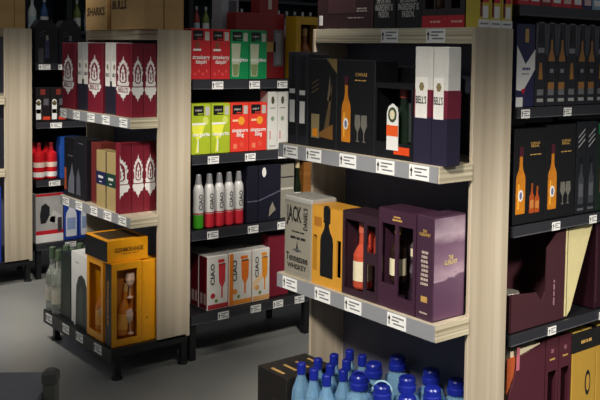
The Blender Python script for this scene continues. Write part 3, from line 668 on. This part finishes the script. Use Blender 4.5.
# ------------------------------------------------------------------ cardboard cases on top of the left and far displays
C1 = 'cardboard cases on top of the left display'
def case(w, d, h):
    mb = MB(); mb.bbox(0, w, 0, d, 0, h, CARDB, .003); mb.box(w, w + .001, .002, d - .002, .003, h - .003, CARDB_SHADE); mb.box(w * .48, w * .52, 0, d, h, h + .0008, M('#b9a070', .4)); return mb
for args in (('F', 1.806, 4.305, .245, .13, .3, 'SHARKS', 'cardboard case printed SHARKS on top of the left display'), ('F', 1.806, 4.012, .182, .125, .3, 'BULLS', 'cardboard case printed BULLS on top of the left display'),
             ('S', 1.768, 3.598, .094, .165, .3, None, 'blank cardboard case left of two above the left wood panel'), ('S', 1.866, 3.598, .094, .165, .3, None, 'blank cardboard case right of two above the left wood panel')):
    o = case(args[3], args[4], args[5]).build('cardboard_case'); place(o, args[0], args[1], args[2], 1.5252); tag(o, args[7], 'cardboard box', C1)
    if args[6]: text(args[6], M('#3a2416'), o, args[3] * .5, .09 if args[6] == 'SHARKS' else .115, args[3] * .82, .04, -.0012)
for i, (x, ww) in enumerate(((1.70, .16), (1.862, .062))):
    o = case(ww, .2, .32).build('cardboard_case'); place(o, 'S', x, Y3 + .005, 1.5477); tag(o, 'cardboard case on the farthest display, %s' % ('wide one at the picture edge' if i == 0 else 'narrow one beside it'), 'cardboard box', 'cardboard cases on the far display')

# ------------------------------------------------------------------ second row, side aisle shelves
PY = Y2 + .02
D1 = 'cocktail cartons on the top black shelf'
def cocktail(h, m, title, w=.1, pic=None, titlecol=WHITE):
    mb = carton('x', w, .075, h, m); mb.panel(w * .1, w * .62, h * .77, h * .96, BLACK); mb.panel(w * .7, w * .92, h * .77, h * .94, M('#b9b4ac'))
    mb.panel(w * .3, w * .58, h * .79, h * .81, m, -.0008)
    pic(mb, w, h)
    o = mb.build('cocktail_carton'); text('original', M('#b9b4ac'), o, w * .34, h * .87, w * .36, h * .055, -.0018)
    text(title, titlecol, o, w * .5, h * .38, w * .88, h * (.2 if '\n' in title else .1), -.0024)
    return o
def pic_straw(mb, w, h):
    mb.panel(w * .22, w * .42, h * .55, h * .74, M('#8a4a34')); mb.panel(w * .1, w * .5, h * .56, h * .6, WHITE, -.0008)
    for q in range(4): mb.poly([(w * (.2 + .2 * q) + .006 * math.cos(a), h * (.1 + .06 * (q % 2)) + .008 * math.sin(a)) for a in [x * PI / 3 for x in range(6)]], M('#d8504c'))
def pic_moj(mb, w, h):
    mb.poly([(w * .1, h * .05), (w * .45, h * .05), (w * .55, h * .72), (w * .05, h * .72)], M('#b5bca0')); mb.poly([(w * .15, h * .07), (w * .4, h * .07), (w * .46, h * .3), (w * .1, h * .3)], M('#7a8a58'), -.0012, 0)
def pic_marg(mb, w, h):
    mb.poly([(w * .02, h * .62), (w * .72, h * .62), (w * .5, h * .32), (w * .36, h * .3), (w * .36, h * .03), (w * .2, h * .03), (w * .28, h * .28), (w * .05, h * .45)], M('#dfe04a', .3)); mb.panel(w * .02, w * .72, h * .58, h * .62, WHITE, -.0008)
    mb.poly([(w * .72 + .016 * math.cos(a), h * .66 + .02 * math.sin(a)) for a in [x * PI / 5 for x in range(10)]], M('#c8d060'), -.0012, 0)
    mb.poly([(w * .3, h * .03), (w * .36, h * .03), (w * .36, h * .3), (w * .31, h * .3)], WHITE, -.0012, 0)
def pic_sling(mb, w, h):
    mb.poly([(w * .58 + .018 * math.cos(a), h * .63 + .02 * math.sin(a)) for a in [x * PI / 5 for x in range(10)]], M('#e8982c'), -.0012, 0); mb.panel(w * .1, w * .4, h * .62, h * .66, M('#f0c8a0'))
    mb.panel(w * .15, w * .35, h * .06, h * .16, M('#e87a5a')); mb.poly([(w * .6 + .012 * math.cos(a), h * .14 + .014 * math.sin(a)) for a in [x * PI / 4 for x in range(8)]], M('#e0503c'))
RDQ = M('#c22a2e', .4); RSL = M('#dd3a2c', .4)
for i, (x, m, t, pc, lb) in enumerate(((2.006, RDQ, 'strawberry\ndaiquiri', pic_straw, 'red strawberry daiquiri carton beside the left wood panel'), (2.109, RDQ, 'strawberry\ndaiquiri', pic_straw, 'red strawberry daiquiri carton next to the green mojito carton'),
                                       (2.212, GREENM, 'mojito', pic_moj, 'green mojito carton next to the red daiquiri carton'), (2.315, GREENM, 'mojito', pic_moj, 'green mojito carton next to the tall red gift box'))):
    o = cocktail(.232, m, t, .1, pc); place(o, 'S', x, PY, 1.3042); tag(o, lb, 'drinks carton', D1)
D2 = 'cocktail cartons on the second black shelf'
for i, (x, m, t, pc, lb) in enumerate(((2.01, LIME, 'margarita', pic_marg, 'lime green margarita carton beside the left wood panel'), (2.113, LIME, 'margarita', pic_marg, 'lime green margarita carton next to the red sling carton'),
                                       (2.216, RSL, 'singapore\nsling', pic_sling, 'red singapore sling carton next to the lime carton'), (2.319, RSL, 'singapore\nsling', pic_sling, 'red singapore sling carton next to the white cartons'))):
    o = cocktail(.232, m, t, .1, pc); place(o, 'S', x, PY, .9592); tag(o, lb, 'drinks carton', D2)
for i, x in enumerate((2.424, 2.482, 2.54)):
    mb = carton('x', .056, .07, .285, M('#d5d3cc', .4)); mb.poly([(.028 + .009 * math.cos(a), .24 + .02 * math.sin(a)) for a in [q * PI / 4 for q in range(8)]], M('#4a4a30')); mb.panel(.012, .044, .2, .204, GREYINK)
    mb.poly([(.028 + .01 * math.cos(a), .15 + .012 * math.sin(a)) for a in [q * PI / 4 for q in range(8)]], M('#8a9a80')); mb.panel(.01, .018, .05, .09, M('#c09088')); mb.panel(.01, .046, .012, .02, M('#b0aea8'))
    o = mb.build('bottle_carton'); place(o, 'S', x, PY, .9592); tag(o, 'slim white carton with small dark oval, %s of three on the second black shelf' % ('left', 'middle', 'right')[i], 'gift box', D2)
# big red and yellow gift boxes on the top black shelf
o = carton('x', .28, .09, .32, M('#8f1a20', .4)); o.panel(.15, .25, .13, .18, GOLD); o.panel(.215, .272, .06, .24, M('#77777e', .3)); o = o.build('gift_box'); place(o, 'S', 2.295, PY + .085, 1.3042)
tag(o, 'tall red gift box with gold band standing behind the green mojito carton', 'gift box', 'gift boxes on the top black shelf')
hs = MB(); hs.panel(.0, .03, 0, .3, M('#6c6c74', .3, .1, 30, .5)) if False else hs.panel(.228, .258, .07, .225, M('#9a9aa2', .3), -.0008); hs.build('silver_flask_print', o)
mb = window_box(.15, .09, .31, [(.03, .13, .03, .27)], M('#c79a18', .4), M('#5a3010')); o = mb.build('window_gift_box'); place(o, 'S', 2.585, PY, 1.3042); tag(o, 'yellow window gift box right of the tall red gift box', 'gift box', 'gift boxes on the top black shelf')
b = MB().lathe(bottle_prof(.22, .032, .012, .5, GOLD, M('#c0622a'), AMBERD), AMBER, 0, 0, 0, 16).build('bottle', o); b.location = (.085, .045, .032)
mb = carton('x', .11, .08, .2, M('#8a1c20', .4)); mb.panel(.05, .07, .02, .1, M('#c8b8a8')); o = mb.build('gift_box'); place(o, 'S', 2.43, PY + .09, 1.6252); tag(o, 'small red gift box standing on top of the tall red one', 'gift box', 'gift boxes on the top black shelf')
mb = carton('x', .1, .09, .40, M('#a5a7aa', .35)); mb.panel(.04, .085, .3, .38, GREYD); mb.panel(.045, .08, .2, .28, GREYP); o = mb.build('gift_box'); place(o, 'S', 2.28, PY + .20, 1.3042); tag(o, 'silver grey carton rising behind the green mojito cartons', 'gift box', 'gift boxes on the top black shelf')
# slim bottles
FROST = M('#d0ceca', .3); SILC = M('#a8a8aa', .3, .08, 30, .4)
def slim_bottle(low):
    b = MB(); b.lathe([(.021, 0, low), (.024, .005, low), (.024, .066, low), (.0242, .068, FROST), (.0242, .175, FROST), (.022, .19, FROST), (.013, .212, FROST)], FROST, 0, 0, 0, 20); o = b.build('slim_bottle')
    MB().lathe([(.0155, .20), (.0155, .215), (.0115, .25), (.0105, .252)], SILC, 0, 0, 0, 16).build('cap', o)
    text('CIAO', INK, o, 0, .125, .075, .02, -.0248, PI / 2); MB().lathe([(.0245, .068), (.0245, .074)], M('#a03038'), 0, 0, 0, 20).build('label_band', o); return o
gb = slim_bottle(M('#3f9a22', .25)); gb.location = (2.014, PY + .10, .6092); tag(gb, 'slim white bottle with green base half hidden by the left wood panel', 'bottle', 'slim bottles on the third black shelf')
o = copy_tree(gb); o.location = (2.064, PY + .03, .6092); tag(o, 'slim white bottle with bright green base in front', 'bottle', 'slim bottles on the third black shelf')
rb = slim_bottle(M('#c42a38', .25))
for i, x in enumerate((2.121, 2.174, 2.227, 2.28)):
    o = rb if i == 0 else copy_tree(rb); o.location = (x, PY + .03, .6092)
    tag(o, 'slim white bottle with red base, %s right of the green based one' % ('first', 'second', 'third', 'fourth')[i], 'bottle', 'slim bottles on the third black shelf')
for i, (x, ww, dd) in enumerate(((2.312, .06, .1), (2.376, .13, .1))):
    mb = carton('x', ww, dd, .275, M('#1b1b28', .35)); mb.poly([(0, .1), (ww, .14 if i else .1), (ww, .147 if i else .106), (0, .106)], M('#55556a'))
    if i: mb.poly([(.03 + .012 * math.cos(a), .24 + .024 * math.sin(a)) for a in [q * PI / 6 for q in range(12)]], WHITE); mb.poly([(.06, .02), (.1, .05), (.08, .09), (.065, .06)], M('#8a8474'))
    o = mb.build('gift_box'); place(o, 'S', x, PY, .6092); tag(o, ('narrow dark navy box right of the slim bottles', 'dark navy gift box with white oval sticker')[i], 'gift box', 'boxes on the third black shelf')
mb = carton('x', .085, .08, .27, M('#8d897c', .4)); mb.panel(.005, .08, .14, .15, M('#c8c4b8')); mb.panel(.005, .08, .2, .206, CHARC); o = mb.build('gift_box'); place(o, 'S', 2.515, PY + .02, .6092); tag(o, 'grey beige carton right of the dark navy gift box', 'gift box', 'boxes on the third black shelf')
b = MB(); b.lathe(bottle_prof(.29, .02, .01, .5, M('#c8b890'), WHITE, DARKGL), DARKGL, 0, 0, 0, 16); o = b.build('bottle'); o.location = (2.626, PY + .03, .6092); tag(o, 'dark bottle with white label left of the wooden box', 'bottle')
o = carton('x', .12, .09, .27, streaky('honey_wood', '#7a4c1c', '#8f5c26', '#a26c30', (4, 4, 40))).build('wooden_box'); place(o, 'S', 2.652, PY + .01, .6092); tag(o, 'honey coloured wooden box right of the dark bottle', 'wooden box')
# cocktail multipacks on the base
D4 = 'white drink packs on the black base shelf'
def pack(w, d, h, sidem, drink, accent, n_side=0):
    mb = carton('x', w, d, h, M('#dcd8cf', .4), .004); mb.box(-.0008, 0, .004, d - .004, .004, h - .004, sidem)
    for q in range(2): mb.box(-.0014, -.0008, d * (.18 + .4 * q), d * (.42 + .4 * q), h * .1, h * .3, M('#c8b0a8'))
    mb.panel(.003, w - .003, .003, h * .1, accent); mb.poly([(w * .52, h * .84), (w * .86, h * .84), (w * .84, h * .5), (w * .73, h * .4), (w * .73, h * .2), (w * .66, h * .2), (w * .66, h * .4), (w * .55, h * .5)], drink)
    mb.panel(w * .5, w * .8, h * .86, h * .92, drink)
    if n_side: mb.panel(.002, .022, .004, h - .004, sidem, -.0008)
    elif drink == M('#e8901c'): mb.poly([(.003, h * .38), (w * .6, h * .56), (w * .6, h * .44), (.003, h * .24)], M('#ecc79a', .4), -.0006, 0)
    mb.panel(w * .55, w * .84, h * .82, h * .85, M('#c8b89a')); mb.poly([(w * .26 + .013 * math.cos(a), h * .26 + .013 * math.sin(a)) for a in [q * PI / 5 for q in range(10)]], accent)
    mb.poly([(w * .42 + .009 * math.cos(a), h * .16 + .009 * math.sin(a)) for a in [q * PI / 5 for q in range(10)]], M('#7a8a4a'), -.0012, 0)
    o = mb.build('drinks_pack'); text('CIAO', INK, o, w * .24, h * .66, h * .4, w * .2, -.0014, PI / 2); return o
for kx, (x, w_, sm, dr, ac, n, nm) in enumerate(((2.098, .112, M('#7a1826', .4), M('#c8303a'), M('#a82a30'), 3, 'red drink'), (2.214, .128, M('#e07818', .4), M('#e0701c'), M('#e08a2c'), 2, 'orange drink'), (2.346, .1, M('#d8a070', .4), M('#e8901c'), M('#d8a060'), 2, 'peach drink'))):
    pr = pack(w_, .078, .256, sm, dr, ac, kx == 1)
    for i in range(n):
        o = pr if i == 0 else copy_tree(pr); place(o, 'S', x - .03 * 0, PY + i * .081, .2192)
        tag(o, 'white drinks pack with %s picture, %s' % (nm, ('at the shelf front', 'second in its file', 'third in its file')[i]), 'drinks pack', D4)
o = red_carton(.12, .06, .31).build('crest_carton'); place(o, 'S', 2.45, PY + .02, .2192); tag(o, 'dark red crest carton right of the peach drinks pack', 'gift box'); emblem(o, .12, .31, 1, .1, False)

# ------------------------------------------------------------------ third row, side aisle shelves
TY = Y3 + .025
for i, x in enumerate((1.99, 2.135)):
    mb = MB(); mb.poly([(0, 0), (.14, 0), (.14, .21), (.105, .265), (.03, .265), (0, .22)], M('#15141a', .35), 0, .09); mb.panel(.02, .05, .0, .09, M('#3c3a40')); mb.panel(.06, .085, .03, .14, M('#2a2c48')); mb.panel(.065, .08, .14, .17, M('#8a8478'))
    for q in range(2): mb.poly([(.025, .16 + q * .02), (.06, .175 + q * .02), (.06, .178 + q * .02), (.025, .163 + q * .02)], GREYD)
    o = mb.build('gift_box'); place(o, 'S', x, TY, 1.3392); tag(o, 'black gift box with slanted top corners, %s of two on the farthest shelves' % ('left', 'right')[i], 'gift box', 'black boxes on the farthest top shelf')
for i, x in enumerate((1.99, 2.087)):
    mb = carton('x', .093, .08, .21, M('#1c1418', .4)); mb.panel(.004, .034, .012, .12, WHITE); mb.panel(.005, .033, .05, .075, M('#e0571d')); mb.poly([(.019 + .015 * math.cos(a * PI / 6), .118 + .02 * math.sin(a * PI / 6)) for a in range(12)], WHITE, -.0008, 0)
    mb.poly([(.019 + .009 * math.cos(a * PI / 6), .118 + .013 * math.sin(a * PI / 6)) for a in range(12)], M('#6a5a30'), -.0014, 0); mb.panel(.045, .09, .01, .03, M('#c83a20')); mb.panel(.05, .08, .1, .14, GREYD); mb.panel(.03, .06, .165, .2, M('#7a2a22'))
    o = mb.build('gift_box'); place(o, 'S', x, TY, .9792); tag(o, 'dark carton with white arched label, %s one on the far second shelf' % ('left', 'right')[i], 'gift box', 'dark cartons on the far second shelf')
REDBT = M('#c01c24', .25)
def red_bottle():
    b = MB(); b.lathe([(.033, 0), (.036, .006), (.036, .14), (.033, .16), (.014, .178), (.013, .21)], REDBT, 0, 0, 0, 18); o = b.build('red_bottle')
    MB().lathe([(.0135, .195), (.0135, .222), (.011, .225)], M('#7a1418'), 0, 0, 0, 14).build('cap', o)
    l = MB(); l.lathe([(.0365, .015), (.0365, .045)], WHITE, 0, 0, 0, 18); l.lathe([(.0364, .075), (.0364, .105)], M('#e0c8b8'), 0, 0, 0, 18); l.build('bottle_label', o); return o
rbt = red_bottle()
for i, (x, y) in enumerate(((2.024, .04), (2.099, .04), (2.026, .125), (2.101, .125))):
    o = rbt if i == 0 else copy_tree(rbt); o.location = (x, TY + y, .6192); tag(o, 'red bottle with white label on the far shelves, %s' % ('front left', 'front right', 'back left', 'back right')[i], 'bottle', 'red bottles on the far shelves')
o = carton('x', .12, .08, .26, M('#1c4a9a', .4)).build('gift_box'); place(o, 'S', 2.145, TY, .6192); tag(o, 'blue carton beside the red bottles on the far shelves', 'gift box')
mb = carton('x', .17, .09, .305, M('#a9a7a4', .4)); mb.panel(0, .17, 0, .05, WHITE); mb.panel(0, .17, .05, .075, RED); mb.panel(0, .17, .29, .305, RED)
mb.poly([(.03, .12), (.06, .12), (.085, .17), (.085, .22), (.06, .245), (.035, .23), (.025, .17)], M('#1c1c20')); mb.panel(.085, .12, .12, .16, M('#d8d4d0')); mb.poly([(.08, .13), (.16, .1), (.165, .16), (.11, .2)], M('#c2c0bc')); mb.panel(.135, .16, .06, .15, M('#3a3436'), -.0008)
o = mb.build('picture_box'); place(o, 'S', 1.99, TY, .2242); tag(o, 'white and red box with grey photo on the far lower shelf', 'gift box')
for i, x in enumerate((2.166, 2.262)):
    mb = carton('x', .092, .08, .31, M('#1f3f98', .4)); print_bottle(mb, .046, .02, .27, .034, M('#d8dce4'), M('#8ca0c8'), M('#e8e8ea')); o = mb.build('bottle_carton'); place(o, 'S', x, TY, .2242)
    tag(o, 'blue carton with pale bottle picture, %s of two on the far lower shelf' % ('left', 'right')[i], 'gift box', 'blue cartons on the far lower shelf')
# far end display, the sliver left of its panel
o = carton('x', .2, .09, .3, M('#20222c', .4)).build('gift_box'); place(o, 'F', LX, 5.685, Z2); tag(o, 'dark box on the farthest display at the left picture edge', 'gift box')
o = carton('x', .22, .12, .46, M('#1c3cb0', .4)); o.panel(0, .22, 0, .03, WHITE); o = o.build('tall_blue_box'); place(o, 'F', 1.66, 5.7, .1402); tag(o, 'tall blue box on the base of the farthest display', 'box')

# ------------------------------------------------------------------ wall shelves far behind
t = empty('wall_shelving', (0, 0, 0)); tag(t, 'dim wall shelving along the back wall above the rows', 'shelving')
MB().box(2.5, 7.6, 8.95, 8.97, .1, 2.6, M('#26343a', .6)).build('back_panel', t)
for z in (1.2, 1.6, 2.02, 2.4): MB().box(2.5, 7.6, 8.6, 8.95, z - .03, z, M('#2c3134', .5)).build('shelf', t)
for x in (2.5, 3.42, 4.75, 5.6, 6.5, 7.55): MB().box(x, x + .05, 8.6, 8.95, .0, 2.6, M('#14161a', .5)).build('upright', t)
names = [('#1f7a6c', 'teal'), ('#d8d8d4', 'white'), ('#8f9ea8', 'pale grey'), ('#345a8a', 'blue'), ('#7a8a3c', 'olive'), ('#a23a3a', 'red')]
seq = [1, 3, 4, 2, 5, 1, 0, 2, 0, 3, 1, 2, 5, 4, 1, 0, 3, 1, 0, 0, 1, 2, 3, 1, 0, 2, 1, 5]
xb = 3.0
ords = ['1st', '2nd', '3rd'] + ['%dth' % q for q in range(4, 60)]
for i in range(28):
    hx, nm = names[seq[i % len(seq)]]; m = M(hx, .4); xb += .115
    if 3.38 < xb + .05 and xb - .05 < 3.5: xb = 3.55
    if 4.70 < xb + .05 and xb - .05 < 4.83: xb = 4.88
    if 5.55 < xb + .05 and xb - .05 < 5.68: xb = 5.73
    b = MB(); r = .038; b.lathe([(r, 0), (r, .17), (r * .8, .2), (.014, .24), (.014, .30)], m, 0, 0, 0, 12); o = b.build('bottle'); o.location = (xb, 8.68, 1.6002)
    MB().lathe([(.0155, .27), (.0155, .31)], M('#c8c8c4'), 0, 0, 0, 10).build('cap', o); MB().lathe([(r + .0006, .05), (r + .0006, .13)], WHITE if i % 3 else M('#b8c8cc'), 0, 0, 0, 12).build('bottle_label', o)
    tag(o, '%s bottle on the back wall shelving, %s from the left' % (nm, ords[i]), 'bottle', 'bottles on the back wall shelving')

# ------------------------------------------------------------------ grey basket at the lower left
t = empty('rolling_shopping_basket', (.90, 2.62, 0), math.radians(-38)); tag(t, 'grey rolling shopping basket at the lower left corner of the picture', 'shopping basket')
b = MB(); b.box(-.13, .07, -.10, .12, .03, .035, GREYP)
for (x0, x1, y0, y1) in ((-.13, .07, -.1, -.092), (-.13, .07, .112, .12), (-.13, -.122, -.092, .112), (.062, .07, -.092, .112)): b.box(x0, x1, y0, y1, .035, .43, GREYP)
b.build('body', t); MB().bbox(-.14, .08, -.11, .13, .425, .44, M('#7c7c82', .5), .006).build('rim', t)
MB().bbox(.081, .117, -.05, -.01, .05, .47, M('#66665c', .5), .004).build('handle_post', t); MB().bbox(.078, .12, -.055, -.005, .47, .505, M('#5a5a54', .5), .008).build('handle_grip', t)
for x, y in ((-.1, -.08), (-.1, .1), (.05, -.08), (.05, .1)):
    q = MB().lathe([(.018, -.008), (.018, .008)], BLACKM, 0, 0, 0, 12).build('wheel', t); q.location = (x, y, .018); q.rotation_euler = (PI / 2, 0, 0)
